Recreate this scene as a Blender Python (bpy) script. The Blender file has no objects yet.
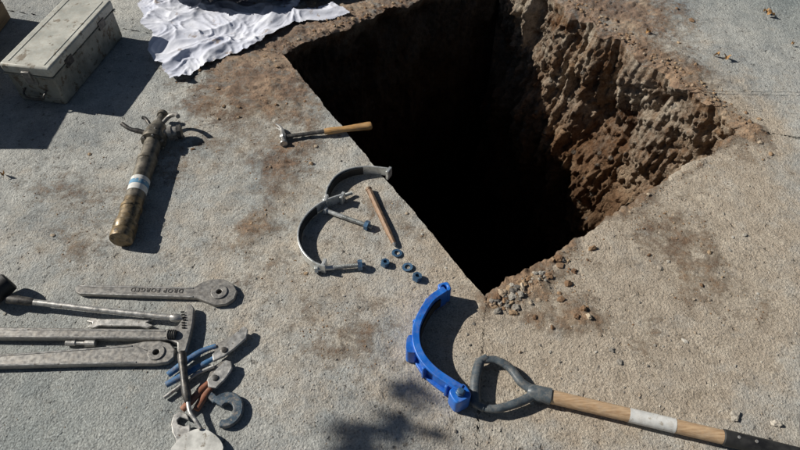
import bpy, bmesh, math, random
from mathutils import Vector, Matrix, noise
random.seed(7)
scene = bpy.context.scene
scene.view_settings.view_transform = 'Standard'
scene.view_settings.look = 'None'
scene.view_settings.exposure = 0

# ------------------------------------------------------------------ survey
CAM_H = 1.6; PITCH = math.radians(50.0); FOC = 622.0
cp, sp = math.cos(PITCH), math.sin(PITCH)
def G(u, v, z=0.0):
    """photo measurement -> metres in the world, on the level z"""
    x = (u-400)/FOC; y = (225-v)/FOC
    t = (CAM_H-z)/(sp-cp*y)
    return Vector((t*x, t*(cp+sp*y), z))
SHD = Vector((1.36, -0.36, -1.0)).normalized()      # sunlight travel
TOSUN = -SHD

# ------------------------------------------------------------------ materials
def new_mat(name):
    m = bpy.data.materials.new(name); m.use_nodes = True
    nt = m.node_tree; nt.nodes.clear()
    out = nt.nodes.new('ShaderNodeOutputMaterial')
    b = nt.nodes.new('ShaderNodeBsdfPrincipled')
    nt.links.new(b.outputs[0], out.inputs[0])
    return m, nt, b
def noise_n(nt, vec, scale, detail=4, rough=0.6):
    n = nt.nodes.new('ShaderNodeTexNoise')
    n.inputs['Scale'].default_value = scale; n.inputs['Detail'].default_value = detail
    n.inputs['Roughness'].default_value = rough
    nt.links.new(vec, n.inputs['Vector']); return n.outputs[0]
def ramp(nt, fac, stops):
    r = nt.nodes.new('ShaderNodeValToRGB'); e = r.color_ramp.elements
    while len(e) < len(stops): e.new(0.5)
    for i, (p, c) in enumerate(stops):
        e[i].position = p; e[i].color = (c[0], c[1], c[2], 1) if not isinstance(c, (int, float)) else (c, c, c, 1)
    nt.links.new(fac, r.inputs[0]); return r.outputs[0]
def mixc(nt, fac, a, b, mode='MIX'):
    m = nt.nodes.new('ShaderNodeMix'); m.data_type = 'RGBA'; m.blend_type = mode
    for s, v in ((m.inputs[0], fac), (m.inputs[6], a), (m.inputs[7], b)):
        if isinstance(v, (int, float)): s.default_value = v
        elif isinstance(v, tuple): s.default_value = (v[0], v[1], v[2], 1)
        else: nt.links.new(v, s)
    return m.outputs[2]
def math_n(nt, op, a, b=0.0, clamp=False):
    m = nt.nodes.new('ShaderNodeMath'); m.operation = op; m.use_clamp = clamp
    for s, v in ((m.inputs[0], a), (m.inputs[1], b)):
        if isinstance(v, (int, float)): s.default_value = v
        else: nt.links.new(v, s)
    return m.outputs[0]
def bump(nt, b, h, strength=0.5, dist=0.01):
    n = nt.nodes.new('ShaderNodeBump'); n.inputs['Strength'].default_value = strength
    n.inputs['Distance'].default_value = dist
    nt.links.new(h, n.inputs['Height']); nt.links.new(n.outputs[0], b.inputs['Normal'])
def coord(nt): return nt.nodes.new('ShaderNodeTexCoord').outputs['Object']

def simple(name, c1, c2, metal=0.0, r=(0.35, 0.6), scale=30, bs=0.25, bd=0.001, spots=None, stretch=None, dust=0.0):
    m, nt, b = new_mat(name)
    vec = coord(nt)
    if stretch:
        mp = nt.nodes.new('ShaderNodeMapping'); mp.inputs['Scale'].default_value = stretch
        mp.inputs['Rotation'].default_value = (0, 0, math.radians(20))
        nt.links.new(vec, mp.inputs[0]); vec = mp.outputs[0]
    n = noise_n(nt, vec, scale)
    col = ramp(nt, n, [(0.35, c1), (0.65, c2)])
    if spots:
        n2 = noise_n(nt, vec, scale*1.7, 5, 0.7)
        col = mixc(nt, ramp(nt, n2, [(spots[1], 0.0), (spots[1]+0.07, 1.0)]), col, spots[0])
    if dust:
        n4 = noise_n(nt, coord(nt), 55, 6, .75)
        col = mixc(nt, math_n(nt, 'MULTIPLY', ramp(nt, n4, [(.46, 0.0), (.66, 1.0)]), dust), col, (.38, .33, .27))
    nt.links.new(col, b.inputs['Base Color'])
    b.inputs['Metallic'].default_value = metal
    rr = ramp(nt, n, [(0.3, r[0]), (0.7, r[1])]); nt.links.new(rr, b.inputs['Roughness'])
    bump(nt, b, noise_n(nt, vec, scale*6, 3), bs, bd)
    return m
M_STEEL = simple('worn_steel', (.34,.34,.33), (.60,.59,.57), .55, (.3,.5), 60, spots=((.10,.07,.05), .60), dust=.35)
M_GREY = simple('grey_forged', (.19,.185,.18), (.34,.33,.31), .4, (.33,.52), 90, .15, spots=((.07,.05,.035), .61), dust=.3)
M_DARK = simple('dark_steel', (.03,.03,.032), (.09,.09,.09), .5, (.35,.6), 40, spots=((.2,.18,.15), .64), dust=.3)
M_BLACK = simple('black_rubber', (.012,.012,.013), (.03,.03,.03), 0, (.45,.7), 40)
M_GALV = simple('galvanised', (.48,.50,.50), (.75,.77,.76), .5, (.22,.40), 60, dust=.2)
M_BRONZE = simple('weathered_pipe', (.07,.065,.055), (.22,.20,.165), .5, (.35,.6), 35, spots=((.26,.17,.08), .62), dust=.4)
M_BRASSB = simple('brass', (.10,.08,.05), (.27,.195,.105), .5, (.35,.55), 30, spots=((.05,.04,.03), .53), dust=.4)
M_BLUE = simple('blue_epoxy', (.008,.10,.46), (.015,.17,.64), 0, (.30,.5), 22, spots=((.03,.08,.22), .62), dust=.18)
M_BLUEG = simple('blue_grip', (.02,.09,.24), (.05,.18,.36), 0, (.45,.65), 40, spots=((.12,.11,.1), .60), dust=.4)
M_NAVY = simple('navy_metal', (.025,.045,.07), (.07,.115,.16), .3, (.4,.6), 50, spots=((.22,.20,.18), .58), dust=.5)
M_NUT = simple('coated_nut', (.03,.09,.19), (.08,.19,.32), .3, (.3,.5), 60, spots=((.2,.2,.2), .62), dust=.25)
M_RED = simple('red_grip', (.20,.07,.035), (.34,.13,.07), 0, (.45,.7), 40, spots=((.12,.08,.06), .58), dust=.4)
M_WOOD = simple('ash_wood', (.40,.255,.145), (.62,.44,.27), 0, (.4,.6), 12, .3, .001, spots=((.24,.15,.09), .62), stretch=(2, 16, 16), dust=.35)
M_WOODH = simple('hickory', (.34,.18,.06), (.56,.34,.14), 0, (.4,.6), 14, stretch=(2, 14, 14), dust=.3)
M_RUST = simple('rusty_rod', (.16,.10,.065), (.34,.22,.14), .3, (.45,.7), 60, dust=.3)
M_LABEL = simple('paper_label', (.62,.63,.62), (.78,.78,.76), 0, (.5,.7), 40, spots=((.42,.38,.32), .60), dust=.4)
M_LABELB = simple('blue_label', (.08,.22,.38), (.14,.32,.48), 0, (.5,.7), 40, spots=((.5,.5,.5), .57))
M_BOX = simple('painted_sheet_metal', (.38,.39,.355), (.56,.56,.51), 0, (.45,.7), 12, .3, .002, spots=((.20,.17,.13), .57), dust=.5)
M_BOXF = simple('scuffed_sheet_metal', (.17,.175,.155), (.31,.315,.28), 0, (.4,.65), 18, .3, .002, spots=((.10,.075,.05), .54), dust=.4)
M_CLOTH = simple('white_sheet', (.56,.59,.70), (.74,.76,.84), 0, (.85,.98), 8, .4, .004, spots=((.36,.30,.27), .60))
M_BLACKSHEET = simple('black_sheet', (.012,.012,.015), (.03,.03,.035), 0, (.4,.6), 10, .3, .003)
M_TROWEL = simple('cement_smeared_steel', (.42,.42,.40), (.70,.70,.67), .2, (.45,.7), 25, spots=((.25,.22,.18), .58))
M_LEAF = simple('dry_leaf', (.28,.14,.04), (.45,.26,.10), 0, (.6,.8), 40)
M_GLEAF = simple('green_leaf', (.03,.07,.015), (.07,.12,.03), 0, (.5,.7), 4)
M_GRASS = simple('grass_blade', (.04,.09,.015), (.11,.15,.04), 0, (.5,.7), 8)
M_BARK = simple('bark', (.08,.06,.045), (.17,.13,.10), 0, (.8,.9), 12, .6, .02)
M_CRATE = simple('crate_wood', (.20,.13,.07), (.34,.24,.14), 0, (.7,.85), 6, stretch=(10, 1, 10))

# ground -------------------------------------------------------------
def soil_colour(nt, vec):
    big = noise_n(nt, vec, 5, 6, .65)
    c = ramp(nt, big, [(.30, (.125,.062,.032)), (.46, (.23,.13,.072)), (.58, (.36,.23,.14)), (.72, (.50,.38,.26))])
    f = noise_n(nt, vec, 70, 4, .7)
    return mixc(nt, .75, c, ramp(nt, f, [(.3, .42), (.5, .95), (.72, 1.4)]), 'MULTIPLY')
m, nt, b = new_mat('concrete_ground'); M_GROUND = m
vec = coord(nt)
at = nt.nodes.new('ShaderNodeAttribute'); at.attribute_name = 'zones'
sep = nt.nodes.new('ShaderNodeSeparateColor'); nt.links.new(at.outputs['Color'], sep.inputs[0])
n1 = noise_n(nt, vec, 3.1, 8, .72); n2 = noise_n(nt, vec, 20, 7, .76); n3 = noise_n(nt, vec, 170, 3, .7); n5 = noise_n(nt, vec, 75, 3, .65)
conc = ramp(nt, n1, [(.34, (.31,.33,.335)), (.46, (.43,.44,.425)), (.56, (.53,.53,.50)), (.68, (.62,.61,.56))])
conc = mixc(nt, .95, conc, ramp(nt, n2, [(.26, .42), (.42, .88), (.6, 1.07), (.78, 1.35)]), 'MULTIPLY')
conc = mixc(nt, .72, conc, ramp(nt, n3, [(.30, .35), (.45, .94), (.56, 1.04), (.72, 1.45)]), 'MULTIPLY')
conc = mixc(nt, .45, conc, ramp(nt, n5, [(.28, .35), (.40, .95), (.6, 1.03), (.74, 1.3)]), 'MULTIPLY')
vo = nt.nodes.new('ShaderNodeTexVoronoi'); vo.inputs['Scale'].default_value = 95; nt.links.new(vec, vo.inputs['Vector'])
sepv = nt.nodes.new('ShaderNodeSeparateColor'); nt.links.new(vo.outputs['Color'], sepv.inputs[0])
stone = math_n(nt, 'MULTIPLY', math_n(nt, 'GREATER_THAN', sepv.outputs[0], .86), math_n(nt, 'LESS_THAN', vo.outputs['Distance'], .32))
conc = mixc(nt, math_n(nt, 'MULTIPLY', stone, .45), conc, ramp(nt, sepv.outputs[1], [(0, (.12,.115,.10)), (.45, (.28,.26,.23)), (1, (.66,.64,.58))]))
pits = ramp(nt, noise_n(nt, vec, 40, 2, .5), [(.27, 1.0), (.33, 0.0)])
conc = mixc(nt, math_n(nt, 'MULTIPLY', pits, .65), conc, (.12,.11,.10))
asph = mixc(nt, .85, ramp(nt, n1, [(.35, (.19,.225,.235)), (.65, (.37,.40,.39))]), ramp(nt, n3, [(.3, .3), (.5, 1.0), (.7, 1.8)]), 'MULTIPLY')
col = mixc(nt, math_n(nt, 'ADD', sep.outputs[2], math_n(nt, 'MULTIPLY', math_n(nt, 'SUBTRACT', n2, .5), .6), True), conc, asph)
dust = mixc(nt, .85, ramp(nt, n2, [(.3, (.36,.285,.205)), (.5, (.50,.41,.31)), (.7, (.64,.55,.43))]), ramp(nt, n3, [(.3, .5), (.5, 1.0), (.7, 1.35)]), 'MULTIPLY')
def zone(s, k, lo, hi, nz):
    a = math_n(nt, 'ADD', s, math_n(nt, 'MULTIPLY', math_n(nt, 'SUBTRACT', nz, .5), k))
    return ramp(nt, a, [(lo, 0.0), (hi, 1.0)])
nd = noise_n(nt, vec, 9, 7, .72)
gd = math_n(nt, 'MULTIPLY', zone(sep.outputs[1], 1.9, .22, .95, nd), math_n(nt, 'GREATER_THAN', sep.outputs[1], .01))
col = mixc(nt, math_n(nt, 'MULTIPLY', gd, .78), col, dust)
nd2 = noise_n(nt, vec, 13, 9, .84)
gs = math_n(nt, 'MULTIPLY', zone(sep.outputs[0], 3.2, .46, .95, nd2), math_n(nt, 'GREATER_THAN', sep.outputs[0], .015))
col = mixc(nt, math_n(nt, 'MULTIPLY', gs, .80), col, soil_colour(nt, vec))
nt.links.new(col, b.inputs['Base Color']); b.inputs['Roughness'].default_value = .9
b.inputs['Specular IOR Level'].default_value = .25
h = math_n(nt, 'ADD', math_n(nt, 'MULTIPLY', n2, 1.0), math_n(nt, 'MULTIPLY', n3, .42))
h = math_n(nt, 'ADD', h, math_n(nt, 'MULTIPLY', n5, .32))
h = math_n(nt, 'SUBTRACT', h, math_n(nt, 'MULTIPLY', pits, .25))
h = math_n(nt, 'ADD', h, math_n(nt, 'MULTIPLY', gs, .35))
bump(nt, b, h, .95, .013)

m, nt, b = new_mat('pit_soil'); M_SOIL = m
vec = coord(nt)
c = soil_colour(nt, vec)
pale = ramp(nt, noise_n(nt, vec, 3.6, 8, .8), [(.43, 0.0), (.60, 1.0)])
sx = nt.nodes.new('ShaderNodeSeparateXYZ'); nt.links.new(vec, sx.inputs[0])
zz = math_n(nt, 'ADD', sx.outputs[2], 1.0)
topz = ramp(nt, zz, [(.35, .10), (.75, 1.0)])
n3 = noise_n(nt, vec, 45, 6, .75)
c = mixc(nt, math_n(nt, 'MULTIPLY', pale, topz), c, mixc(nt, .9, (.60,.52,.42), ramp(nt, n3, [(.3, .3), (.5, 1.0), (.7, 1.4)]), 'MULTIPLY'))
vs_ = nt.nodes.new('ShaderNodeTexVoronoi'); vs_.inputs['Scale'].default_value = 22; nt.links.new(vec, vs_.inputs['Vector'])
sv = nt.nodes.new('ShaderNodeSeparateColor'); nt.links.new(vs_.outputs['Color'], sv.inputs[0])
emb = math_n(nt, 'MULTIPLY', math_n(nt, 'GREATER_THAN', sv.outputs[0], .80), ramp(nt, vs_.outputs['Distance'], [(.22, 1.0), (.34, 0.0)]))
c = mixc(nt, math_n(nt, 'MULTIPLY', emb, .75), c, ramp(nt, sv.outputs[1], [(0, (.16,.14,.12)), (1, (.52,.48,.42))]))
c = mixc(nt, 1.0, c, ramp(nt, math_n(nt, 'ADD', zz, .35), [(.0, .10), (.35, .35), (.75, 1.0)]), 'MULTIPLY')  # pit shadow painted into the soil colour, deeper is darker
ad = nt.nodes.new('ShaderNodeAttribute'); ad.attribute_name = 'pit_shade'
c = mixc(nt, 1.0, c, ramp(nt, ad.outputs['Fac'], [(0, 1.0), (1, .20)]), 'MULTIPLY')  # per-vertex shade multiplied into the soil colour
nt.links.new(c, b.inputs['Base Color']); b.inputs['Roughness'].default_value = .95
b.inputs['Specular IOR Level'].default_value = .1
bump(nt, b, math_n(nt, 'ADD', math_n(nt, 'ADD', noise_n(nt, vec, 25, 6, .7), math_n(nt, 'MULTIPLY', n3, .9)), math_n(nt, 'MULTIPLY', emb, .4)), 1.0, .035)

def stone_mat(name, cols):
    m, nt, b = new_mat(name)
    vec = coord(nt)
    g = nt.nodes.new('ShaderNodeNewGeometry')
    c = ramp(nt, g.outputs['Random Per Island'], [(i/(len(cols)-1), cc) for i, cc in enumerate(cols)])
    c = mixc(nt, .6, c, ramp(nt, noise_n(nt, vec, 120), [(.3, .6), (.7, 1.3)]), 'MULTIPLY')
    nt.links.new(c, b.inputs['Base Color']); b.inputs['Roughness'].default_value = .9
    bump(nt, b, noise_n(nt, vec, 150, 3), .6, .003)
    return m
M_GRAVEL = stone_mat('gravel_stone', [(.12,.11,.10), (.26,.24,.21), (.38,.36,.32), (.32,.25,.18), (.56,.54,.49)])
M_CLOD = stone_mat('soil_clod', [(.14,.08,.045), (.26,.16,.09), (.38,.28,.18), (.20,.115,.06), (.50,.42,.32)])

# ------------------------------------------------------------------ mesh helpers
def finish(bm, name, mat, angle=35, bevel=0, smooth=True):
    bmesh.ops.recalc_face_normals(bm, faces=bm.faces)
    me = bpy.data.meshes.new(name)
    if smooth:
        for f in bm.faces: f.smooth = True
        la = math.radians(angle)
        for e in bm.edges:
            e.smooth = (len(e.link_faces) == 2 and e.calc_face_angle(0) < la)
    bm.to_mesh(me); bm.free()
    ob = bpy.data.objects.new(name, me); scene.collection.objects.link(ob)
    if mat: me.materials.append(mat)
    if bevel:
        bv = ob.modifiers.new('bevel', 'BEVEL'); bv.width = bevel; bv.segments = 2
        bv.limit_method = 'ANGLE'; bv.angle_limit = math.radians(40)
    return ob
def group(name, parts):
    e = bpy.data.objects.new(name, None); scene.collection.objects.link(e)
    e.empty_display_size = .05
    for p in parts: p.parent = e
    return e
def crom(pts, n=8):
    pts = [Vector(p) for p in pts]; out = []
    for i in range(len(pts)-1):
        p0 = pts[max(i-1, 0)]; p1 = pts[i]; p2 = pts[i+1]; p3 = pts[min(i+2, len(pts)-1)]
        for k in range(n):
            t = k/n
            out.append(.5*((2*p1)+(p2-p0)*t+(2*p0-5*p1+4*p2-p3)*t*t+(3*p1-p0-3*p2+p3)*t**3))
    out.append(pts[-1]); return out
def tube(name, pts, rad, mat, sides=18, flat=1.0, caps=True, bevel=0, closed=False, phase=0):
    pts = [Vector(p) for p in pts]; n = len(pts)
    if isinstance(rad, (int, float)): rad = [rad]*n
    bm = bmesh.new(); rings = []
    for i, p in enumerate(pts):
        if closed: d = pts[(i+1) % n]-pts[i-1]
        else: d = pts[min(i+1, n-1)]-pts[max(i-1, 0)]
        if d.length < 1e-9: d = Vector((1, 0, 0))
        d.normalize()
        ref = Vector((0, 0, 1)) if abs(d.z) < .9 else Vector((0, 1, 0))
        s = d.cross(ref).normalized(); u = s.cross(d).normalized()
        rings.append([bm.verts.new(p+s*math.cos(a)*rad[i]+u*math.sin(a)*rad[i]*flat)
                      for a in (2*math.pi*(k+phase)/sides for k in range(sides))])
    for i in range(n if closed else n-1):
        a, b2 = rings[i], rings[(i+1) % n]
        for k in range(sides):
            bm.faces.new((a[k], a[(k+1) % sides], b2[(k+1) % sides], b2[k]))
    if caps and not closed:
        bm.faces.new(rings[0]); bm.faces.new(rings[-1][::-1])
    return finish(bm, name, mat, bevel=bevel)
def lathe(name, p0, p1, prof, mat, sides=32, bevel=0, phase=0):
    p0 = Vector(p0); d = (Vector(p1)-p0).normalized()
    pts = [p0+d*(t+1e-6*i) for i, (t, r) in enumerate(prof)]
    bm = bmesh.new(); rings = []
    ref = Vector((0, 0, 1)) if abs(d.z) < .9 else Vector((0, 1, 0))
    s = d.cross(ref).normalized(); u = s.cross(d).normalized()
    for p, (t, r) in zip(pts, prof):
        rings.append([bm.verts.new(p+(s*math.cos(a)+u*math.sin(a))*max(r, 1e-5)) for a in (2*math.pi*(k+phase)/sides for k in range(sides))])
    for a, b2 in zip(rings, rings[1:]):
        for k in range(sides): bm.faces.new((a[k], a[(k+1) % sides], b2[(k+1) % sides], b2[k]))
    bm.faces.new(rings[0]); bm.faces.new(rings[-1][::-1])
    return finish(bm, name, mat, bevel=bevel)
def prism(name, outer, z0, z1, mat, holes=(), bevel=.0015):
    bm = bmesh.new(); edges = []
    for loop in (outer,)+tuple(holes):
        vs = [bm.verts.new((p[0], p[1], z0)) for p in loop]
        edges += [bm.edges.new((vs[i], vs[(i+1) % len(vs)])) for i in range(len(vs))]
    bmesh.ops.triangle_fill(bm, use_beauty=True, use_dissolve=False, edges=edges)
    r = bmesh.ops.extrude_face_region(bm, geom=bm.faces[:])
    for v in r['geom']:
        if isinstance(v, bmesh.types.BMVert): v.co.z = z1
    return finish(bm, name, mat, bevel=bevel)
def pxpoly(pts, z): return [G(u, v, z) for u, v in pts]
def circ(c, r, n=24, a0=0): return [Vector((c[0]+r*math.cos(a0+2*math.pi*k/n), c[1]+r*math.sin(a0+2*math.pi*k/n), 0)) for k in range(n)]
def band_outline(path, th):
    L, R = [], []
    n = len(path)
    for i, p in enumerate(path):
        d = (path[min(i+1, n-1)]-path[max(i-1, 0)]); d.z = 0; d.normalize()
        s = Vector((-d.y, d.x, 0))
        t = th if isinstance(th, (int, float)) else th(i/(n-1))
        L.append(p+s*t/2); R.append(p-s*t/2)
    return L+R[::-1]
def band(name, path, th, z0, z1, mat, bevel=.001): return prism(name, band_outline(path, th), z0, z1, mat, bevel=bevel)
def box(name, c, dx, dy, dz, ax, mat, bevel=.002, az=None):
    ax = Vector(ax).normalized()
    az = Vector((0, 0, 1)) if az is None else Vector(az).normalized()
    ay = az.cross(ax).normalized(); az = ax.cross(ay)
    bm = bmesh.new(); bmesh.ops.create_cube(bm, size=1)
    for v in bm.verts: v.co = Vector(c)+ax*v.co.x*dx+ay*v.co.y*dy+az*v.co.z*dz
    return finish(bm, name, mat, bevel=bevel)
def bolt(name, p0, p1, r, mat):
    p0 = Vector(p0); p1 = Vector(p1); L = (p1-p0).length; prof = [(0, r)]
    t = L*.35
    prof.append((t, r))
    while t < L-.001:
        prof += [(t+.0007, r*.84), (t+.0014, r)]; t += .0014
    a = lathe(name+'_shank', p0, p1, prof, mat, 14)
    d = (p1-p0).normalized()
    hd = lathe(name+'_head', p0-d*r*1.3, p0, [(0, r*1.8), (r*1.3, r*1.8)], mat, 6, bevel=.0006)
    return [a, hd]
def nut(name, c, axis, r, hgt, mat):
    axis = Vector(axis).normalized(); bm = bmesh.new()
    ref = Vector((0, 0, 1)) if abs(axis.z) < .9 else Vector((0, 1, 0))
    s = axis.cross(ref).normalized(); u = s.cross(axis); R = []
    for hh in (-hgt/2, hgt/2):
        R.append([bm.verts.new(Vector(c)+axis*hh+(s*math.cos(a)+u*math.sin(a))*r/max(math.cos(((a+math.pi/6) % (math.pi/3))-math.pi/6), .5)) for a in (2*math.pi*k/24 for k in range(24))])
        R.append([bm.verts.new(Vector(c)+axis*hh+(s*math.cos(a)+u*math.sin(a))*r*.55) for a in (2*math.pi*k/24 for k in range(24))])
    o0, i0, o1, i1 = R
    for k in range(24):
        j = (k+1) % 24
        bm.faces.new((o0[k], o0[j], o1[j], o1[k])); bm.faces.new((i0[k], i0[j], i1[j], i1[k]))
        bm.faces.new((o0[k], o0[j], i0[j], i0[k])); bm.faces.new((o1[k], o1[j], i1[j], i1[k]))
    return finish(bm, name, mat, angle=20)

# ------------------------------------------------------------------ pit geometry & zones
A = G(281, 54); B = G(487, 300); C = G(742, 128); D = A+(C-B)
CEN = (A+B+C+D)/4
SIDES = [(A, B, .005), (B, C, .015), (C, D, .034), (D, A, .018)]
def seg_dist(p, a, b):
    ab = b-a; t = max(0, min(1, (p-a).dot(ab)/ab.length_squared)); return (p-(a+ab*t)).length, t
blobs_dirt = [
    ((225, 60), .26, .66), ((262, 92), .22, .68), ((300, 35), .2, .8), ((190, 105), .14, .52), ((290, 180), .14, .46), ((330, 8), .3, .8), ((310, 90), .16, .45),
    ((265, 218), .10, .45), ((78, 262), .09, .48), ((60, 190), .10, .42), ((395, 205), .13, .45), ((240, 235), .09, .42), ((205, 150), .16, .42), ((280, 165), .13, .45), ((165, 170), .09, .38),
    ((330, 345), .18, .38), ((370, 330), .14, .36), ((583, 314), .075, .75), ((548, 328), .06, .5), ((500, 292), .10, .8), ((530, 285), .08, .6), ((560, 262), .12, .45),
    ((640, 20), .35, .6), ((600, 5), .3, .7), ((690, 70), .14, .6), ((660, 225), .16, .42), ((700, 260), .18, .38), ((620, 190), .1, .4), ((745, 150), .12, .5),
    ((520, 325), .06, .4), ((640, 340), .14, .36), ((280, 275), .14, .34), ((720, 300), .2, .32), ((60, 235), .15, .36), ((110, 200), .15, .34), ((30, 170), .14, .40), ((300, 135), .16, .42), ((90, 150), .1, .36), ((430, 235), .07, .42), ((350, 240), .15, .3), ((200, 260), .2, .26), ((450, 420), .2, .25)]
blobs_dust = [((600, 290), .42, .75), ((700, 240), .38, .8), ((540, 320), .25, .65), ((760, 190), .3, .6), ((690, 330), .35, .6), ((660, 60), .35, .6),
    ((330, 330), .35, .45), ((250, 110), .3, .65), ((350, 180), .25, .5), ((430, 250), .2, .45), ((90, 220), .4, .4), ((740, 110), .22, .6), ((620, 380), .3, .45), ((250, 260), .3, .4), ((460, 420), .3, .35)]
BD = [(G(*c), r, s) for c, r, s in blobs_dirt]; BS = [(G(*c), r, s) for c, r, s in blobs_dust]
GA, GB = G(700, 20), G(40, 450)
def zones(p):
    q = p*1.0
    q.x += .07*noise.noise(p*4); q.y += .07*noise.noise(p*4+Vector((9, 3, 1)))
    d = 0; s = 0
    for c, r, k in BD:
        dd = (q.xy-c.xy).length_squared/(r*r)
        if dd < 6: d += k*math.exp(-dd)
    for c, r, k in BS:
        dd = (q.xy-c.xy).length_squared/(r*r)
        if dd < 6: s += k*math.exp(-dd)
    e, _ = seg_dist(q, C, D); d += .9*math.exp(-(e/.07)**2)
    e, _ = seg_dist(q, D, A); d += .9*math.exp(-(e/.12)**2)
    e, _ = seg_dist(q, B, C); d += .50*math.exp(-(e/.028)**2); s += .5*math.exp(-(e/.15)**2)
    a = max(0, min(1, ((q-GA).dot(Vector((.75, .66, 0))))/.5))
    a += max(0, min(1, (1.0-(q-GB).length/.6)))*.8
    return min(1, d), min(1, s), min(1, a)
def height(p, z=None):
    d = (z or zones(p))[0]
    h = .0018*noise.noise(p*6)+.001*noise.noise(p*25)-.001
    if d > .4:
        k = min(1, (d-.4)/.5)
        h += k*(.004+.012*max(0, noise.fractal(p*14, .8, 2.1, 4)+.3)+.006*noise.noise(p*60))
    return h

NS = [330, 320, 330, 300]
rim = []; side_id = []
for si_, ((a, b_, amp), n) in enumerate(zip(SIDES, NS)):
    dirv = (b_-a).normalized(); inn = Vector((-dirv.y, dirv.x, 0))
    if inn.dot(CEN-a) < 0: inn = -inn
    for k in range(n):
        t = k/n; p = a.lerp(b_, t)
        e = min(t, 1-t)*(b_-a).length
        j = amp*(1.3*noise.fractal(p*9, .9, 2.0, 5)+.25*noise.noise(p*70))
        if si_ == 1: j += .018*math.exp(-((t-.06)/.07)**2)*(1+noise.noise(p*30))
        p = p+inn*j
        rad = (CEN-p); rad.z = 0; rad.normalize()
        w = min(1, e/.10); nn = (inn*w+rad*(1-w)).normalized()
        rim.append((p, nn, amp)); side_id.append(si_)
NR = len(rim)
def build_ground():
    scales = [0.0]; d = .008
    while scales[-1] < 2.4:
        scales.append(scales[-1]+d); d = min(d*1.02, .03)
    while scales[-1] < 150:
        scales.append(scales[-1]*1.16)
    verts = []; faces = []; cols = []
    for si, s in enumerate(scales):
        for (p, nn, amp) in rim:
            q = p+(p-CEN)*s/ .9
            q.z = 0
            z = zones(q)
            if s < 3:
                hh = height(q, z)
                if amp > .02: hh -= .035*math.exp(-s/.03)*(.5+noise.noise(q*12))
                elif amp > .012: hh -= .012*math.exp(-s/.012)*(.6+noise.noise(q*20))
            else:
                hh = -.002
            verts.append((q.x, q.y, hh)); cols.append(z)
        if si:
            o = si*NR; b0 = o-NR
            for k in range(NR):
                j = (k+1) % NR
                faces.append((b0+k, b0+j, o+j, o+k))
    me = bpy.data.meshes.new('ground'); me.from_pydata(verts, [], faces)
    ca = me.color_attributes.new('zones', 'FLOAT_COLOR', 'POINT')
    flat = []
    for c in cols: flat += [c[0], c[1], c[2], 1]
    ca.data.foreach_set('color', flat)
    me.shade_smooth(); me.materials.append(M_GROUND)
    ob = bpy.data.objects.new('ground', me); scene.collection.objects.link(ob)
    bm = bmesh.new(); bm.from_mesh(me); bmesh.ops.recalc_face_normals(bm, faces=bm.faces)
    bm.faces.ensure_lookup_table()
    if bm.faces[0].normal.z < 0: bmesh.ops.reverse_faces(bm, faces=bm.faces)
    bm.to_mesh(me); bm.free()
    return verts[:NR]
rimv = build_ground()
def build_pit():
    rows = 150; DEP = 1.5
    verts = [tuple(v) for v in rimv]; faces = []
    pit_shade = [1.0 if s in (0, 3) else 0.0 for s in side_id]  # painted shade for the two unlit sides; the floor gets it too
    pit_shade_v = [d*.6 for d in pit_shade]
    for r in range(1, rows+1):
        z = -DEP*(r/rows)**1.05
        f = min(1, -z/.10)
        for k, (p, nn, amp) in enumerate(rim):
            q = Vector((p.x, p.y, z))
            rough = .35 if amp < .006 else (1.0 if amp > .02 else .6)
            qv = Vector((q.x*9, q.y*9, q.z*3.2))     # vertical bucket-tooth grooves
            vd = noise.voronoi(Vector((q.x*9, q.y*9, q.z*8)))[0]
            disp = .095*noise.fractal(q*2.4, .9, 2.1, 4)+.018*(.35-vd[0])+.042*noise.fractal(qv, .7, 2.1, 4)+.022*noise.fractal(q*24, .6, 2.1, 4)+.009*noise.noise(q*65)
            slope = .10*(-z) if amp > .02 else .03*(-z)
            hor = nn*(disp*f*rough+slope-.012*f)
            verts.append((p.x+hor.x, p.y+hor.y, z+rimv[k][2]*(1-f)+.02*f*noise.noise(q*9)))
            pit_shade_v.append(pit_shade[k]*min(1, .6+f*.4))
    NF = 36
    last = verts[-NR:]
    for r in range(1, NF+1):
        s = 1-r/NF*.995
        for v in last:
            q = CEN+(Vector(v)-CEN)*s; q.z = 0
            verts.append((q.x, q.y, v[2]+(.07*(noise.fractal(q*4, .9, 2, 5)))*min(1, r/4))); pit_shade_v.append(1.0)
    tot = rows+NF
    for r in range(tot):
        for k in range(NR):
            j = (k+1) % NR; a = r*NR; b_ = a+NR
            faces.append((a+j, a+k, b_+k, b_+j))
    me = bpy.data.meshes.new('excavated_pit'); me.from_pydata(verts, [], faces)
    at_ = me.attributes.new('pit_shade', 'FLOAT', 'POINT'); at_.data.foreach_set('value', pit_shade_v)
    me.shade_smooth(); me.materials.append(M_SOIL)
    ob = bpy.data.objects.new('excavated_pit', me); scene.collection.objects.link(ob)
build_pit()

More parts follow.
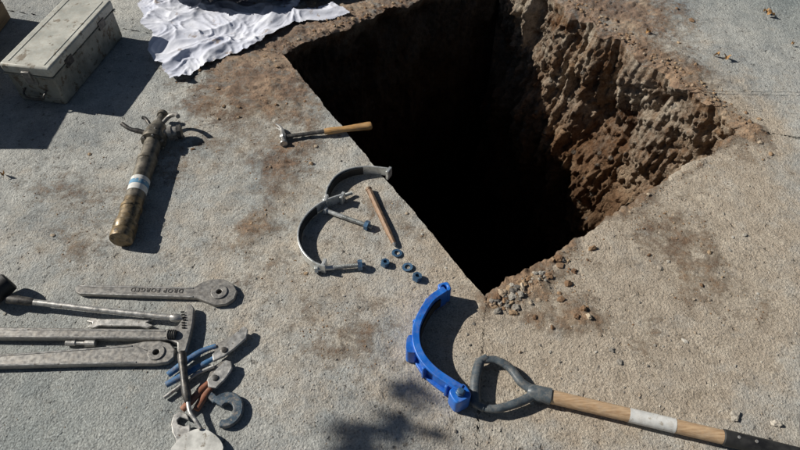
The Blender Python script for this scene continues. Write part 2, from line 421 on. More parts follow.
# ------------------------------------------------------------------ scattered stones
ICO = bmesh.new(); bmesh.ops.create_icosphere(ICO, subdivisions=1, radius=1)
IV = [v.co.copy() for v in ICO.verts]; IFc = [[v.index for v in f.verts] for f in ICO.faces]; ICO.free()
ICO = bmesh.new(); bmesh.ops.create_icosphere(ICO, subdivisions=3, radius=1)
IV3 = [v.co.copy() for v in ICO.verts]; IF3 = [[v.index for v in f.verts] for f in ICO.faces]; ICO.free()
def in_pit(p, m=0.0):
    for a, b_ in ((A, B), (B, C), (C, D), (D, A)):
        d = (b_-a).normalized(); inn = Vector((-d.y, d.x, 0))
        if inn.dot(CEN-a) < 0: inn = -inn
        if (p-a).dot(inn) < -m: return False
    return True
def add_stone(V, F, p, r, hi=False):
    iv, fc = (IV3, IF3) if hi else (IV, IFc)
    o = len(V); sd = Vector((random.random()*50, random.random()*50, random.random()*50))
    sc = Vector((random.uniform(.7, 1.3), random.uniform(.7, 1.3), random.uniform(.4, .75)))
    rz = Matrix.Rotation(random.random()*6.28, 3, 'Z')
    for v in iv:
        k = 1+.55*noise.noise(v*(1.3)+sd)+(.25*noise.noise(v*3.5+sd) if hi else 0)
        w = rz @ Vector((v.x*sc.x*k, v.y*sc.y*k, v.z*sc.z*k))*r
        V.append((p.x+w.x, p.y+w.y, p.z+w.z+r*.15))
    F += [[i+o for i in f] for f in fc]
def mesh_obj(name, V, F, mat):
    me = bpy.data.meshes.new(name); me.from_pydata(V, [], F); me.materials.append(mat)
    ob = bpy.data.objects.new(name, me); scene.collection.objects.link(ob); return ob
GV, GF, CV, CF = [], [], [], []
cnt = 0
while cnt < 6500:
    u = random.uniform(-60, 860); v = random.uniform(-60, 500)
    p = G(u, v)
    if in_pit(p, .01): continue
    z = zones(p); p.z = height(p, z)
    prob = .10+.35*z[1]+.7*z[0]
    if noise.noise(p*5) < -.1: prob *= .35
    if random.random() > prob: continue
    cnt += 1
    r = .0009+.0021*random.random()**2.5
    if random.random() < .008+.016*z[1]: r = random.uniform(.003, .0055)
    if z[0] > .35 and random.random() < .75:
        if random.random() < .05*z[0]: r = random.uniform(.004, .010)
        add_stone(CV, CF, p, r*1.2)
    else: add_stone(GV, GF, p, r)
for _ in range(650):
    a, b_ = random.choice([(C, D), (D, A), (C, D), (B, C)])
    t = random.random(); d = (b_-a).normalized(); out = Vector((d.y, -d.x, 0))
    if out.dot(CEN-a) > 0: out = -out
    p = a.lerp(b_, t)+out*(abs(random.gauss(0, .05))+.015)
    if in_pit(p, .008): continue
    p.z = height(p); add_stone(CV, CF, p, .002+.008*random.random()**3 if a is not B else random.uniform(.0012, .003))
# rubble at the near corner of the pit
dBC = (C-B).normalized(); oBC = Vector((dBC.y, -dBC.x, 0))
if oBC.dot(CEN-B) > 0: oBC = -oBC
for _ in range(150):
    p = B+dBC*abs(random.gauss(.02, .14))+oBC*(.010+abs(random.gauss(0, .028)))
    if in_pit(p, .004): continue
    p.z = height(p); r = .0025+.010*random.random()**2.6
    if random.random() < .5: add_stone(CV, CF, p, r, r > .006)
    else: add_stone(GV, GF, p, r, r > .006)
for (u, v, r) in [(583, 310, .012), (576, 318, .008), (588, 319, .009), (552, 328, .006), (563, 300, .006)]:
    p = G(u, v)
    if in_pit(p, .006): continue
    p.z = height(p); add_stone(CV, CF, p, r, True)
for (u, v, r) in [(735, 416, .014), (776, 424, .012), (768, 440, .007), (620, 362, .009), (612, 350, .006), (655, 345, .005), (540, 345, .005), (705, 382, .005), (560, 362, .004), (596, 352, .004), (640, 395, .004), (520, 352, .005), (550, 352, .004), (660, 268, .008), (668, 262, .006), (745, 235, .007), (500, 430, .004), (255, 330, .004), (600, 335, .005), (694, 300, .005), (640, 302, .004), (470, 345, .004), (685, 341, .007)]:
    p = G(u, v); p.z = height(p); add_stone(GV, GF, p, r, True)
mesh_obj('gravel', GV, GF, M_GRAVEL); mesh_obj('soil_clods', CV, CF, M_CLOD)

V, F = [], []
for (u, v, s, a) in [(771, 15, .045, .2), (726, 58, .04, 1.2), (716, 56, .025, 2.2), (648, 33, .03, .6), (4, 175, .022, 2), (765, 12, .03, 1.6), (792, 45, .015, .3)]:
    c = G(u, v, .006); n = 10; o = len(V)
    for i in range(n+1):
        t = i/n; w = math.sin(math.pi*t**.8)*.34*s*(1+.2*math.sin(i*2.1))
        for k in (-1, 0, 1):
            x = (t-.5)*s; y = k*w; z = .012*abs(k)*math.sin(math.pi*t)+.008*math.sin(t*5)
            V.append((c.x+x*math.cos(a)-y*math.sin(a), c.y+x*math.sin(a)+y*math.cos(a), c.z+z+.003))
    for i in range(n):
        for k in (0, 1): F.append((o+i*3+k, o+i*3+k+1, o+i*3+k+4, o+i*3+k+3))
mesh_obj('dry_leaves', V, F, M_LEAF)
# grass verge starting at the far right corner
V, F = [], []
for _ in range(5200):
    x = random.uniform(0, 1.6); y = abs(random.gauss(0, .45))
    p = G(745, -3)+Vector((x, y+.05-.05*x+.05*noise.noise(Vector((x*5, 0, 0))), 0))
    a = random.random()*6.28; hgt = random.uniform(.012, .04); o = len(V); w = .0018
    dx, dy = math.cos(a), math.sin(a); ln_ = random.uniform(.2, .9)*hgt
    V += [(p.x-dy*w, p.y+dx*w, 0), (p.x+dy*w, p.y-dx*w, 0), (p.x+dy*w*.7+dx*ln_*.4, p.y-dx*w*.7+dy*ln_*.4, hgt*.6), (p.x-dy*w*.7+dx*ln_*.4, p.y+dx*w*.7+dy*ln_*.4, hgt*.6), (p.x+dx*ln_, p.y+dy*ln_, hgt)]
    F += [(o, o+1, o+2, o+3), (o+3, o+2, o+4)]
mesh_obj('grass', V, F, M_GRASS)

# ------------------------------------------------------------------ metal toolbox
hB = .18
fl = G(-2, 63, hB); fr = G(48, 69, hB); bk = G(102, 0, hB)
wd = (fr-fl); W = wd.length; wd.normalize()
ln = (bk-fr); ln = (ln-wd*ln.dot(wd)).normalized(); Lb = .50
cc = fl+wd*W/2+ln*Lb/2; cc.z = 0
parts = [box('body', cc+Vector((0, 0, .070)), W-.012, Lb-.012, .134, wd, M_BOXF, .006),
         box('lid', cc+Vector((0, 0, .158)), W, Lb, .042, wd, M_BOX, .008),
         box('lid_rim', cc+Vector((0, 0, .134)), W+.004, Lb+.004, .006, wd, M_BOXF, .002),
         box('base_skid', cc+Vector((0, 0, .004)), W-.04, Lb-.04, .006, wd, M_DARK, .002)]
fz = lambda s, z, o=0.: Vector((fl.x, fl.y, 0))+wd*(W*s)-ln*o+Vector((0, 0, z))
parts += [box('latch_plate', fz(.5, .118, -.002), .05, .008, .045, wd, M_GREY, .001),
          box('latch_clasp', fz(.5, .133, .006), .032, .010, .05, wd, M_GREY, .002),
          tube('handle', crom([fz(.28, .07, -.002), fz(.29, .062, .02), fz(.36, .045, .026), fz(.64, .045, .026), fz(.71, .062, .02), fz(.72, .07, -.002)], 5), .004, M_DARK, 10),
          box('rib_low', fz(.5, .028, -.005), W*.8, .006, .006, wd, M_BOXF, .002)]
for k in (.1, .9): parts.append(box('lid_rib', cc+wd*W*(k-.5)*.9+Vector((0, 0, .1795)), .006, Lb*.92, .003, wd, M_BOX, .001))
for s in (-.44, .44): parts.append(box('side_hinge', cc+wd*(W/2)+ln*Lb*s*.6+Vector((0, 0, .135)), .006, .05, .035, wd, M_DARK, .001))
group('metal_toolbox', parts)

parts = []
x0, x1, y0, y1, hc = -2.40, -1.82, 1.86, 2.60, .35  # added crate, out of view, there to cast shadow beside the toolbox
for i in range(4):
    z = .045+i*.088
    for nm, c, dx, dy in (('side_slat', ((x1), (y0+y1)/2), .02, y1-y0), ('side_slat', (x0, (y0+y1)/2), .02, y1-y0), ('end_slat', ((x0+x1)/2, y0-.001), x1-x0-.022, .02), ('end_slat', ((x0+x1)/2, y1+.001), x1-x0-.022, .02)):
        parts.append(box(nm, (c[0], c[1], z), dx, dy, .084, (1, 0, 0), M_CRATE, .003))
for i in range(6):
    parts.append(box('lid_board', (x0+.05+i*.0966, (y0+y1)/2, hc+.012), .092, y1-y0+.03, .018, (1, 0, 0), M_CRATE, .003))
group('added_shadow_crate', parts)

# ------------------------------------------------------------------ crumpled sheets
def pip(x, y, poly):
    c = False; n = len(poly)
    for i in range(n):
        x1, y1 = poly[i]; x2, y2 = poly[(i+1) % n]
        if (y1 > y) != (y2 > y) and x < (x2-x1)*(y-y1)/(y2-y1)+x1: c = not c
    return c
def sheet(name, px, mat, amp, base, seed, step=.006, fr_=9):
    poly = [(G(u, v).x, G(u, v).y) for u, v in px]
    xs = [p[0] for p in poly]; ys = [p[1] for p in poly]
    nx = int((max(xs)-min(xs))/step)+2; ny = int((max(ys)-min(ys))/step)+2
    idx = {}; V = []; F = []; sd = Vector((seed, seed*2, 0))
    def vid(i, j):
        if (i, j) in idx: return idx[i, j]
        x = min(xs)+i*step; y = min(ys)+j*step; q = Vector((x, y, 0))
        w = Vector((noise.noise(q*4+sd), noise.noise(q*4+sd+Vector((5, 5, 5))), 0))*.12
        r = 1-abs(noise.noise((q+w)*fr_+sd))*2.6; r2 = 1-abs(noise.noise((q+w)*fr_*2.7+sd))*2.6
        r3 = 1-abs(noise.noise((q+w)*fr_*5.5+sd))*2.4
        h = base+amp*(max(0, r)**1.4+.40*max(0, r2)**1.5+.13*max(0, r3))+amp*.7*noise.noise(q*3+sd)
        idx[i, j] = len(V); V.append((x+.02*noise.noise(q*8), y+.02*noise.noise(q*8+sd), max(.005, h))); return idx[i, j]
    for i in range(nx):
        for j in range(ny):
            x = min(xs)+(i+.5)*step; y = min(ys)+(j+.5)*step
            q = Vector((x, y, 0))
            if pip(x+.03*noise.noise(q*7+sd)+.01*noise.noise(q*25), y+.03*noise.noise(q*7)+.01*noise.noise(q*25+sd), poly):
                F.append((vid(i, j), vid(i+1, j), vid(i+1, j+1), vid(i, j+1)))
    ob = mesh_obj(name, V, F, mat); ob.data.shade_smooth(); return ob
sheet('crumpled_cloth', [(138, 8), (148, 35), (156, 62), (165, 80), (188, 80), (218, 64), (255, 48), (295, 28), (348, 14), (335, 8), (290, 14), (312, -8), (240, -30), (150, -20)], M_CLOTH, .018, .007, 3.3, .0045, 5.5)
sheet('black_crumpled_sheet', [(158, 0), (200, 14), (255, 18), (300, 10), (352, -6), (330, -60), (170, -60)], M_BLACKSHEET, .03, .055, 8.1)  # black crumpled mesh along the far edge of the cloth

# ------------------------------------------------------------------ standpipe
r0 = .036
p0 = G(121, 240, r0); p1 = G(160, 122, r0); ax = (p1-p0); L = ax.length; ax.normalize()
sd = ax.cross(Vector((0, 0, 1))).normalized(); up = Vector((0, 0, 1))
a = lambda t, s=0, z=0: p0+ax*(t*L)+sd*s+up*z
def prof(lst): return [(t*L, r) for t, r in lst]
parts = [lathe('foot_collar', p0, p1, prof([(0, .026), (0, .036), (.02, .038), (.05, .038), (.06, .034), (.075, .038), (.115, .038), (.125, .032)]), M_BRASSB, 36),
         lathe('lower_tube', p0, p1, prof([(.12, .033), (.22, .033), (.225, .0355), (.245, .0355), (.25, .032), (.30, .032)]), M_BRASSB, 36),
         lathe('middle_tube', p0, p1, prof([(.295, .0322), (.34, .0322)]), M_BRONZE, 36),
         lathe('label_sleeve', p0, p1, prof([(.35, .0325), (.46, .0325)]), M_LABEL, 36),
         lathe('label_stripe', p0, p1, prof([(.395, .0329), (.43, .0329)]), M_LABELB, 36),
         lathe('upper_tube', p0, p1, prof([(.34, .032), (.62, .032), (.625, .035), (.645, .035), (.65, .030), (.80, .030)]), M_BRONZE, 36),
         lathe('head_flange', p0, p1, prof([(.80, .030), (.805, .044), (.85, .044), (.855, .037), (.90, .039), (.93, .033), (.97, .025), (.99, .015), (1.06, .013), (1.065, .019), (1.09, .019), (1.095, .006)]), M_BRONZE, 36),
         lathe('side_outlet', a(.87), a(.87)+sd*.1+ax*.02, [(0, .018), (.045, .018), (.046, .026), (.06, .026), (.061, .022), (.078, .022)], M_GREY, 24),
         lathe('outlet_cap', a(.87)+sd*.078+ax*.0156, a(.87)+sd*.13+ax*.026, [(0, .027), (.014, .027), (.018, .012)], M_DARK, 8),
         tube('lever_arm', crom([a(.88, -.025, .0), a(.90, -.06, .005), a(.91, -.095, .012), a(.95, -.13, .02)], 5), [.010]*8+[.008]*8, M_DARK, 14),
         tube('lever_left', crom([a(.93, -.02, .01), a(.99, -.045, .02), a(1.0, -.06, .024)], 4), .007, M_DARK, 12),
         tube('lever_right', crom([a(.98, .01, .0), a(1.03, .035, .012), a(1.01, .065, .03), a(.96, .085, .045)], 5), .008, M_GREY, 12)]
for k in range(6):
    an = k*math.pi/3+.3
    q = a(.79)+(sd*math.cos(an)+up*math.sin(an))*.037
    parts.append(lathe('flange_bolt', q, q+ax*.05, [(0, .006), (.006, .006), (.0061, .004), (.046, .004)], M_GREY, 6))
group('hydrant_standpipe', parts)

# ------------------------------------------------------------------ claw hammer
hz = .016
q0 = G(283, 137, hz); q1 = G(372, 125.5, hz); d = (q1-q0).normalized(); s = Vector((-d.y, d.x, 0)); Lh = (q1-q0).length
parts = [tube('shank', [q0-d*.012, q0+d*Lh*.25, q0+d*Lh*.50], [.010, .0085, .0095], M_DARK, 16, .7),
         tube('grip', crom([q0+d*Lh*t for t in (.46, .52, .65, .8, .93, 1.0)], 4), [.0125, .013, .0135, .0145, .015, .015, .0145, .014, .013, .013, .0135, .014, .015, .0155, .016, .0165, .0175, .018, .0175, .0165, .011], M_WOODH, 18, .8),
         lathe('head_poll', q0-s*.004, q0-s*.07, [(0, .010), (.018, .0095), (.022, .013), (.034, .0145), (.036, .0135)], M_STEEL, 24),
         lathe('head_eye', q0+s*.014, q0-s*.06, [(0, .0125), (.004, .014), (.02, .014), (.024, .011)], M_STEEL, 8)]
for k in (-1, 1):
    pth = crom([q0+s*.012+up*k*.005, q0+s*.035+d*.000+up*k*.006, q0+s*.055-d*.008+up*k*.008, q0+s*.070-d*.022+up*k*.010], 4)
    parts.append(tube('claw', pth, [.009-.0055*i/(len(pth)-1) for i in range(len(pth))], M_STEEL, 10, .6))
group('claw_hammer', parts)

# ------------------------------------------------------------------ pipe repair clamps
def lug(nm, c, d, h, mat): return box(nm, (c[0], c[1], h/2+.002), .030, .011, h, d, mat, .002)
hC = .040
path = crom([G(u, v, hC) for u, v in [(388, 168), (368, 166), (350, 168), (336, 175), (328, 186), (325, 197)]], 6)
parts = [band('strap', path, .0055, .002, hC, M_GALV, .0012),
         band('rubber_liner', [p+Vector((.005, -.005, 0)) for p in path[8:-4]], .003, .004, hC-.005, M_BLACK, .0006),
         lug('end_lug', path[0]+Vector((.003, -.008, 0)), Vector((.5, 1, 0)), hC, M_GALV)]
parts += bolt('clamp_bolt', path[-1]+Vector((.0, -.004, -.016)), G(352, 193, .012), .0065, M_GALV)
parts.append(lug('end_lug', path[-1]+Vector((.004, -.003, 0)), Vector((.2, 1, 0)), hC, M_GALV))
group('pipe_repair_clamp', parts)
path = crom([G(u, v, hC) for u, v in [(342, 194), (325, 200), (310, 210), (300, 224), (298, 238), (303, 251), (313, 261), (325, 266)]], 6)
parts = [band('strap', path, .006, .002, hC, M_GALV, .0012),
         band('rubber_liner', [p+Vector((.0055, 0, 0)) for p in path[10:-6]], .003, .004, hC-.006, M_BLACK, .0006),
         lug('end_lug', G(325, 269, 0), Vector((.25, 1, 0)), hC-.004, M_GALV), lug('end_lug', G(343, 202, 0), Vector((.3, 1, 0)), hC-.004, M_GALV)]
parts += bolt('clamp_bolt', G(318, 269, .014), G(366, 264.5, .014), .0078, M_GALV)
parts.append(nut('clamp_nut', G(360, 265.1, .014), G(366, 264.5)-G(318, 269), .015, .014, M_NUT))
group('pipe_repair_clamp', parts)
pz = .010
pb = bolt('hex_bolt', G(327, 211, pz+.002), G(372, 227, pz), .0075, M_GALV)
pb.append(nut('bolt_nut', G(367, 225.3, pz+.003), G(372, 227)-G(327, 211), .0145, .013, M_NUT))
group('hex_bolt', pb)
c0 = G(369, 190, .010); c1 = G(395, 246, .010); Lc = (c1-c0).length
group('steel_chisel', [lathe('shaft', c0, c1, [(0, .007), (.004, .0108), (Lc*.8, .0108), (Lc*.82, .0095), (Lc-.01, .008)], M_RUST, 8, .001),
                       lathe('point', c0+(c1-c0)*(1-.011/Lc), c1, [(0, .008), (.011, .0025)], M_STEEL, 8),
                       lathe('mushroomed_head', c0-(c1-c0).normalized()*.008, c0, [(0, .010), (.003, .0125), (.006, .0115), (.01, .0105)], M_RUST, 10)])
nut('hex_nut', G(385, 263, .009), (0.15, .1, 1), .0125, .016, M_NUT)
nut('hex_nut', G(417, 277, .009), (.2, .1, 1), .0135, .017, M_NUT)
def washer(c, ro, ri, tilt):
    bm = bmesh.new(); n = 32; R = []
    az = Vector(tilt).normalized(); x = az.orthogonal().normalized(); y = az.cross(x)
    for r, z in ((ro, -.0013), (ro, .0013), (ri, .0013), (ri, -.0013)):
        R.append([bm.verts.new(Vector(c)+x*r*math.cos(t)+y*r*math.sin(t)+az*z) for t in (2*math.pi*k/n for k in range(n))])
    for i in range(4):
        for k in range(n): bm.faces.new((R[i][k], R[i][(k+1) % n], R[(i+1) % 4][(k+1) % n], R[(i+1) % 4][k]))
    return finish(bm, 'washer', M_NUT)
washer(G(397, 253, .004), .017, .009, (.1, .1, 1)); washer(G(407.5, 267, .004), .017, .009, (-.1, .05, 1))

# ------------------------------------------------------------------ blue coupling half
zb = .062
path = crom([G(u, v, zb) for u, v in [(446, 291), (433, 300), (424, 313), (418, 328), (418, 344), (424, 358), (436, 371), (452, 382), (462, 388)]], 7)
def offs(path, o):
    out = []
    for i, p in enumerate(path):
        dd = path[min(i+1, len(path)-1)]-path[max(i-1, 0)]; dd.normalize(); out.append(p+Vector((dd.y, -dd.x, 0))*o)
    return out
outw = -1 if (offs(path, .01)[28]-path[28]).x > 0 else 1
parts = [band('shell', path, .012, .003, zb, M_BLUE, .002),
         band('rim_top', offs(path, .004*outw), .022, zb-.003, zb+.008, M_BLUE, .003),
         band('rim_bottom', offs(path, .004*outw), .022, .0, .011, M_BLUE, .003),
         band('gasket', offs(path, -.0085*outw)[4:-4], .005, .014, zb-.010, M_BLACK, .001)]
def cheek(nm, c, dx, dy, z1, hole=True, ang=0):
    x = Vector((math.cos(ang), math.sin(ang), 0)); y = Vector((-x.y, x.x, 0)); out = []
    for k in range(28):
        t = 2*math.pi*k/28; cx, sx_ = math.cos(t), math.sin(t)
        px_ = math.copysign(abs(cx)**.55, cx)*dx/2; py_ = math.copysign(abs(sx_)**.55, sx_)*dy/2
        out.append(Vector(c)+x*px_+y*py_)
    hs = [[Vector(c)+x*.008*math.cos(2*math.pi*k/16)+y*.008*math.sin(2*math.pi*k/16) for k in range(16)]] if hole else []
    return prism(nm, out, .004, z1, M_BLUE, hs, .003)
parts += [cheek('end_lug', path[0]+Vector((-.004, .012, 0)), .036, .034, zb+.004, True, .3),
          cheek('end_lug', path[-1]+Vector((-.006, -.016, 0)), .052, .046, zb+.004, True, .5),
          cheek('side_boss', path[28]+Vector((-.016, 0, 0)), .034, .055, zb+.002, False, -.1)]
e = path[-1]+Vector((-.006, -.016, 0))
parts.append(lathe('socket_bolt', (e.x, e.y, zb+.004), (e.x, e.y, .2), [(0, .013), (.006, .013), (.0075, .010), (.015, .010), (.016, .004)], M_NUT, 6, .001))
for i in (8, 18, 38, 48):
    p = offs(path, .014*outw)[i]; dd = path[i+1]-path[i-1]
    parts.append(box('stiffener', (p.x, p.y, zb/2), .008, .014, zb-.006, dd, M_BLUE, .002))
group('pipe_coupling_half', parts)

# ------------------------------------------------------------------ shovel
zs = .024
S0 = G(546, 395.5, zs); S1 = G(722, 437, zs); ds = (S1-S0).normalized()
loop = crom([G(u, v, zs) for u, v in [(536, 391), (522, 383), (510, 368), (496, 360), (484, 360)]], 6)
loop2 = crom([G(u, v, zs) for u, v in [(536, 394), (522, 401), (508, 406), (494, 409), (482, 407)]], 6)
grip = crom([G(u, v, zs) for u, v in [(487, 358), (480, 362), (477, 372), (475, 385), (475, 397), (477, 404), (484, 408)]], 5)
M_HND = simple('dark_grey_plastic', (.045,.06,.075), (.10,.125,.145), 0, (.32,.5), 30, spots=((.20,.20,.19), .62), dust=.3)
parts = [tube('handle_arm', loop, [.0135-.003*i/len(loop) for i in range(len(loop))], M_HND, 16, .8),
         tube('handle_arm', loop2, [.0135-.003*i/len(loop2) for i in range(len(loop2))], M_HND, 16, .8),
         tube('handle_grip', grip, [.0115]*5+[.0145]*21+[.0115]*5, M_HND, 18, .95),
         tube('handle_socket', [S0-ds*.05, S0-ds*.04, S0-ds*.0, S0+ds*.012, S0+ds*.014], [.014, .021, .0225, .0225, .019], M_HND, 24),
         tube('wooden_shaft', [S0+ds*.008, S0.lerp(S1, .5), S1+ds*.005], [.0190, .0185, .0185], M_WOOD, 28),
         tube('shaft_label', [S0.lerp(S1, .48), S0.lerp(S1, .74)], .0192, M_LABEL, 28, caps=False),
         tube('ferrule', [S1, S1+ds*.003, S1+ds*.10, S1+ds*.2, S1+ds*.24], [.019, .0215, .0205, .0195, .015], M_BLACK, 24)]
for t in (.2, .8): parts.append(lathe('rivet', S1+ds*(.02+.07*t)+up*.018, S1+ds*(.02+.07*t)+up*.03, [(0, .005), (.004, .004), (.0045, .002)], M_STEEL, 12))
bs = Vector((-ds.y, ds.x, 0)); bm = bmesh.new(); gr = []
for i in range(13):
    t = i/12; row = []
    for k in range(-6, 7):
        w = .115*(1 if t < .6 else math.sqrt(max(.02, 1-((t-.6)/.4)**2*.98)))
        row.append(bm.verts.new(S1+ds*(.2+.29*t)+bs*w*k/6+up*(-.018+.02*(k/6)**2+.012*math.sin(t*3))))
    gr.append(row)
for i in range(12):
    for k in range(12): bm.faces.new((gr[i][k], gr[i][k+1], gr[i+1][k+1], gr[i+1][k]))
bl = finish(bm, 'blade', M_GREY); sm = bl.modifiers.new('t', 'SOLIDIFY'); sm.thickness = .003
parts.append(bl); group('shovel', parts)

# ------------------------------------------------------------------ tool pile, left
def hole(u, v, z, r): return circ(G(u, v, z), r, 24)
z1 = .016
w1 = [(75, 288), (78, 285), (120, 285), (194, 287), (202, 282), (212, 279), (224, 279), (233, 284), (237, 291), (234, 299), (226, 304), (214, 305), (205, 301), (196, 298), (120, 295.5), (80, 294), (76, 292)]
parts = [prism('handle_and_head', pxpoly(w1, z1), .003, z1, M_GREY, [hole(219, 291.5, z1, .0085)], .002),
         prism('head_ring', circ(G(219, 291.5, z1+.004), .025, 28), z1-.002, z1+.004, M_GREY, [circ(G(219, 291.5, z1+.004), .0085, 24)], .0015)]
rail = lambda pa, pb_, nm: tube(nm, [G(*pa, z1), G(*pb_, z1)], .0026, M_STEEL, 8)
parts += [rail((80, 286), (193, 288.3), 'edge_rib'), rail((80, 293.3), (193, 296.8), 'edge_rib')]
tx = bpy.data.curves.new('lettering', 'FONT'); tx.body = 'DROP FORGED'; tx.size = .020; tx.extrude = .0008; tx.offset = .0003; tx.space_character = 1.25
to = bpy.data.objects.new('lettering', tx); scene.collection.objects.link(to); tx.materials.append(M_DARK)
dd = G(110, 290, z1)-G(180, 292, z1)
to.location = G(184, 289.3, z1+.0003); to.rotation_euler = (0, 0, math.atan2(dd.y, dd.x)); parts.append(to)
group('ring_wrench', parts)
zb2 = .030
parts = [tube('bar', [G(16, 300, zb2), G(100, 310, zb2-.004), G(172, 317.5, .024)], [.0095, .009, .009], M_STEEL, 18),
         tube('grip', [G(8, 299, zb2), G(28, 301.5, zb2), G(34, 302, zb2)], [.014, .0135, .009], M_DARK, 18),
         lathe('knob', G(171, 317.4, .024), G(184, 318.7, .023), [(0, .010), (.004, .0125), (.022, .0125), (.028, .009), (.036, .006)], M_STEEL, 20)]
group('breaker_bar', parts)
zq = .012
sp1 = [(86, 321), (91, 318), (98, 319), (140, 318.5), (147, 317), (153, 319), (150, 321), (146, 322), (150, 324), (153, 325), (147, 328), (139, 326), (99, 325.5), (93, 328), (87, 326), (92, 324), (92, 322)]
prism('open_end_spanner', pxpoly(sp1, zq), .004, zq, M_STEEL, (), .0015)
zp = .026
pw = [(-70, 325), (0, 327), (120, 328.5), (168, 329), (178, 325), (184, 316), (186, 306), (191, 304), (194, 308), (193, 322), (190, 336), (186, 350), (181, 354), (177, 351), (177, 343), (168, 339.5), (120, 338.5), (0, 338), (-70, 336.5)]
parts = [prism('handle_and_jaw', pxpoly(pw, zp), .008, zp, M_GREY, (), .003),
         tube('handle_rib', [G(-60, 328, zp), G(0, 329.3, zp), G(165, 331.0, zp)], .0025, M_STEEL, 8),
         tube('handle_rib', [G(-60, 335, zp), G(0, 336.3, zp), G(165, 337.6, zp)], .0025, M_STEEL, 8),
         lathe('adjusting_nut', G(168, 334.5, zp+.002), G(178, 334.8, zp+.002), [(0, .012), (.003, .015), (.006, .012), (.009, .015), (.012, .012), (.015, .015), (.018, .012), (.021, .015), (.024, .012)], M_DARK, 20)]
for k in range(7):
    parts.append(box('jaw_tooth', G(182.5+k*.6*(1 if k < 4 else .3), 312+k*2.6, zp+.002), .010, .003, .006, (1, .1, 0), M_DARK, .0006))
group('pipe_wrench', parts)
lathe('socket_adapter', G(66, 343, .010), G(101, 343.5, .010), [(0, .007), (.002, .0085), (.028, .0085), (.030, .006), (.055, .006), (.057, .010), (.085, .010), (.087, .007)], M_STEEL, 18)
w4 = [(-70, 357), (0, 354), (100, 347), (132, 343.5), (145, 341), (160, 340.5), (170, 343), (175, 349), (174, 357), (168, 362), (155, 364), (100, 364.5), (0, 367), (-70, 370)]
z4 = .020
parts = [prism('handle_and_head', pxpoly(w4, z4), .004, z4, M_GREY, [hole(156, 352, z4, .009)], .003),
         prism('head_ring', circ(G(156, 352, z4+.004), .024, 28), z4-.002, z4+.004, M_GREY, [circ(G(156, 352, z4+.004), .009, 24)], .0015),
         tube('edge_rib', [G(-60, 358.5, z4), G(0, 355.8, z4), G(132, 346, z4)], .0028, M_STEEL, 8),
         tube('edge_rib', [G(-60, 368, z4), G(0, 365.2, z4), G(136, 362.3, z4)], .0028, M_STEEL, 8)]
group('ring_wrench', parts)
mz = .035
group('rubber_mallet', [lathe('head', G(-14, 300, mz), G(8, 282, mz+.01), [(0, .026), (.004, .031), (.02, .033), (.06, .033), (.078, .031), (.082, .026)], M_BLACK, 28),
                        tube('handle', [G(-4, 292, mz), G(-60, 270, .02), G(-110, 255, .015)], .013, M_WOODH, 16, .8)])
zpz = .018
def pliers(name, hA, hB, jawA, jawB, piv, mat, r=.0105, z=zpz):
    pa = crom([G(u, v, z) for u, v in hA], 5); pb = crom([G(u, v, z-.004) for u, v in hB], 5)
    ps = [tube('grip', pa, [r*(.8+.3*math.sin(math.pi*min(1, .2+i/len(pa)))) for i in range(len(pa))], mat, 14, .75),
          tube('grip', pb, [r*(.8+.3*math.sin(math.pi*min(1, .2+i/len(pb)))) for i in range(len(pb))], mat, 14, .75),
          prism('jaw', pxpoly(jawA, z+.006), z-.003, z+.006, M_STEEL, (), .002),
          prism('jaw', pxpoly(jawB, z-.004), z-.012, z-.004, M_GREY, (), .002)]
    c = G(*piv, z+.006)
    ps.append(lathe('pivot', c, c+up*.01, [(0, .009), (.003, .009), (.004, .006)], M_DARK, 16))
    return group(name, ps)
pliers('slip_joint_pliers', [(166, 385), (182, 376), (200, 366), (216, 357)], [(168, 375), (184, 363), (200, 352), (216, 346)],
       [(213, 361), (212, 354), (224, 345), (236, 332), (244, 326), (248, 329), (246, 338), (236, 347), (224, 356)], [(212, 350), (218, 343), (232, 335), (240, 329), (244, 331), (240, 343), (228, 350), (216, 352)], (224, 350), M_BLUEG, .0092)
pliers('slip_joint_pliers', [(182, 410), (192, 400), (203, 388), (212, 380)], [(196, 410), (202, 400), (209, 390), (217, 382)],
       [(208, 387), (207, 380), (217, 368), (226, 360), (231, 361), (232, 368), (226, 378), (216, 388)], [(205, 384), (210, 372), (220, 362), (225, 358), (228, 362), (220, 376), (212, 386)], (215, 378), M_RED, .0095)
tube('steel_rod', [G(164, 398, .01), G(196, 374, .012), G(214, 366, .02)], .0055, M_STEEL, 12)
cc = G(226, 410, .016); pth = []
for k in range(31):
    t = math.radians(150-k*8.6); pth.append(Vector((cc.x+.032*math.cos(t), cc.y+.036*math.sin(t), 0)))
parts = [prism('hook', band_outline(pth, lambda t: .036-.016*t), .003, .017, M_NAVY, (), .003),
         band('handle', crom([G(u, v, .017) for u, v in [(216, 400), (208, 393), (198, 386)]], 4), .02, .004, .016, M_NAVY, .003)]
group('hook_spanner', parts)
aw = [(171, 424), (173, 415), (180, 411), (187, 414), (189, 420), (184, 418), (180, 417), (177, 420), (178, 424), (184, 426), (190, 424), (190, 431), (186, 445), (184, 470), (175, 470), (176, 440), (172, 432)]
prism('adjustable_wrench', pxpoly(aw, .014), .003, .014, M_STEEL, (), .002)
parts = [tube('handle', crom([G(182, 352, .045), G(183, 366, .042), G(185, 384, .036), G(188, 402, .03)], 5), [.009, .012, .0125, .0125, .012, .0115, .011, .0105, .0105, .011, .0115, .012, .0125, .012, .010, .008], M_DARK, 16),
         tube('tang', crom([G(188, 401, .03), G(190, 412, .03), G(196, 421, .026), G(201, 429, .021)], 5), [.006]*8+[.0055]*8, M_STEEL, 12)]
tb = [(171, 448), (180, 438), (190, 431), (202, 428), (213, 433), (221, 441), (223, 450), (214, 464), (198, 478), (183, 470), (172, 458)]
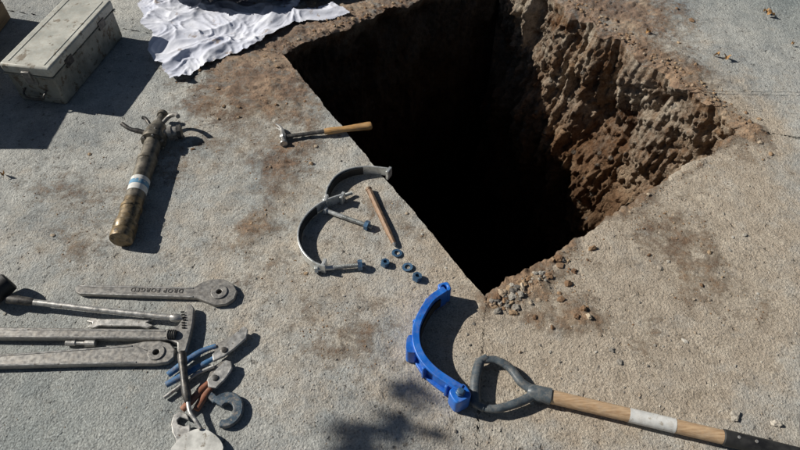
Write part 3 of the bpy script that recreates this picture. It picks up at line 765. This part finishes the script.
tbp = crom(pxpoly(tb+[tb[0]], .019), 3)[:-1]
parts.append(prism('blade', tbp, .016, .019, M_TROWEL, (), .001))
group('trowel', parts)

# ------------------------------------------------------------------ tree outside the picture whose twigs shade the slab
def leafclump(V, F, c, R, n, s0=.03):
    for _ in range(n):
        p = Vector(c)+Vector((random.gauss(0, 1), random.gauss(0, 1), random.gauss(0, 1)))*R*.5
        x = Vector((random.gauss(0, 1), random.gauss(0, 1), random.gauss(0, 1))).normalized(); y = x.orthogonal().normalized()
        s = s0*random.uniform(.7, 1.3); o = len(V)
        for q in (p-x*s, p+y*s*.45, p+x*s, p-y*s*.45): V.append(tuple(q))
        F.append((o, o+1, o+2, o+3))
LV, LF = [], []; KS = 4.2
targets = [(350, 440, .04, 34), (364, 430, .03, 20), (358, 450, .04, 24), (397, 422, .03, 24), (404, 438, .026, 14), (410, 391, .032, 24), (432, 432, .024, 12)]
hub = G(362, 530)+TOSUN*KS
parts = []
trunk = Vector((-5.6, -.8, 0)); crown = Vector((-5.8, -1.4, 4.2))
parts.append(tube('trunk', crom([trunk+Vector((0, 0, -.1)), trunk+Vector((.05, -.05, 1.2)), trunk+Vector((-.03, -.1, 2.4)), crown+Vector((0, 0, .8))], 5), [.16-.1*i/15 for i in range(16)], M_BARK, 14))
bp = crom([trunk+Vector((-.02, -.08, 2.0)), trunk.lerp(hub, .5)+Vector((0, -.3, 1.2)), hub], 6)
parts.append(tube('bough', bp, [.05-.040*i/12 for i in range(13)], M_BARK, 10))
for u, v, R, n in targets:
    c = G(u, v)+TOSUN*KS
    leafclump(LV, LF, c, R, n, .026)
    parts.append(tube('twig', crom([hub, hub.lerp(c, .5)+Vector((0, 0, .02)), c], 4), .0022, M_BARK, 6))
for k in range(22):
    an = random.random()*6.28; rr = random.uniform(.3, 1.1)
    c = crown+Vector((rr*math.cos(an)-.2, rr*math.sin(an)*.8-.7, random.uniform(-.5, 1.2)))
    leafclump(LV, LF, c, .45, 110, .05)
    parts.append(tube('limb', crom([crown+Vector((0, 0, -.5)), crown.lerp(c, .6), c], 3), [.04, .035, .03, .025, .02, .015, .01], M_BARK, 6))
lo = mesh_obj('foliage', LV, LF, M_GLEAF); parts.append(lo)
group('tree', parts)

# ------------------------------------------------------------------ light, sky, camera
el = math.asin(TOSUN.z); az = math.atan2(TOSUN.x, TOSUN.y)
w = bpy.data.worlds.new('World'); scene.world = w; w.use_nodes = True
nt = w.node_tree; bg = nt.nodes['Background']
sk = nt.nodes.new('ShaderNodeTexSky'); sk.sky_type = 'NISHITA'; sk.sun_disc = False
sk.sun_elevation = el; sk.sun_rotation = az
nt.links.new(sk.outputs[0], bg.inputs[0]); bg.inputs[1].default_value = .03
sl = bpy.data.lights.new('sun', 'SUN'); sl.energy = 5.0; sl.angle = math.radians(.5); sl.color = (1, .95, .86)
so = bpy.data.objects.new('sun', sl); scene.collection.objects.link(so)
so.rotation_euler = SHD.to_track_quat('-Z', 'Y').to_euler(); so.location = (-4, 1, 6)
cam = bpy.data.cameras.new('camera'); co = bpy.data.objects.new('camera', cam); scene.collection.objects.link(co)
co.location = (0, 0, CAM_H); co.rotation_euler = (math.radians(90)-PITCH, 0, 0)
cam.sensor_width = 36; cam.lens = 36*FOC/800; cam.clip_start = .01; cam.clip_end = 1000
scene.camera = co
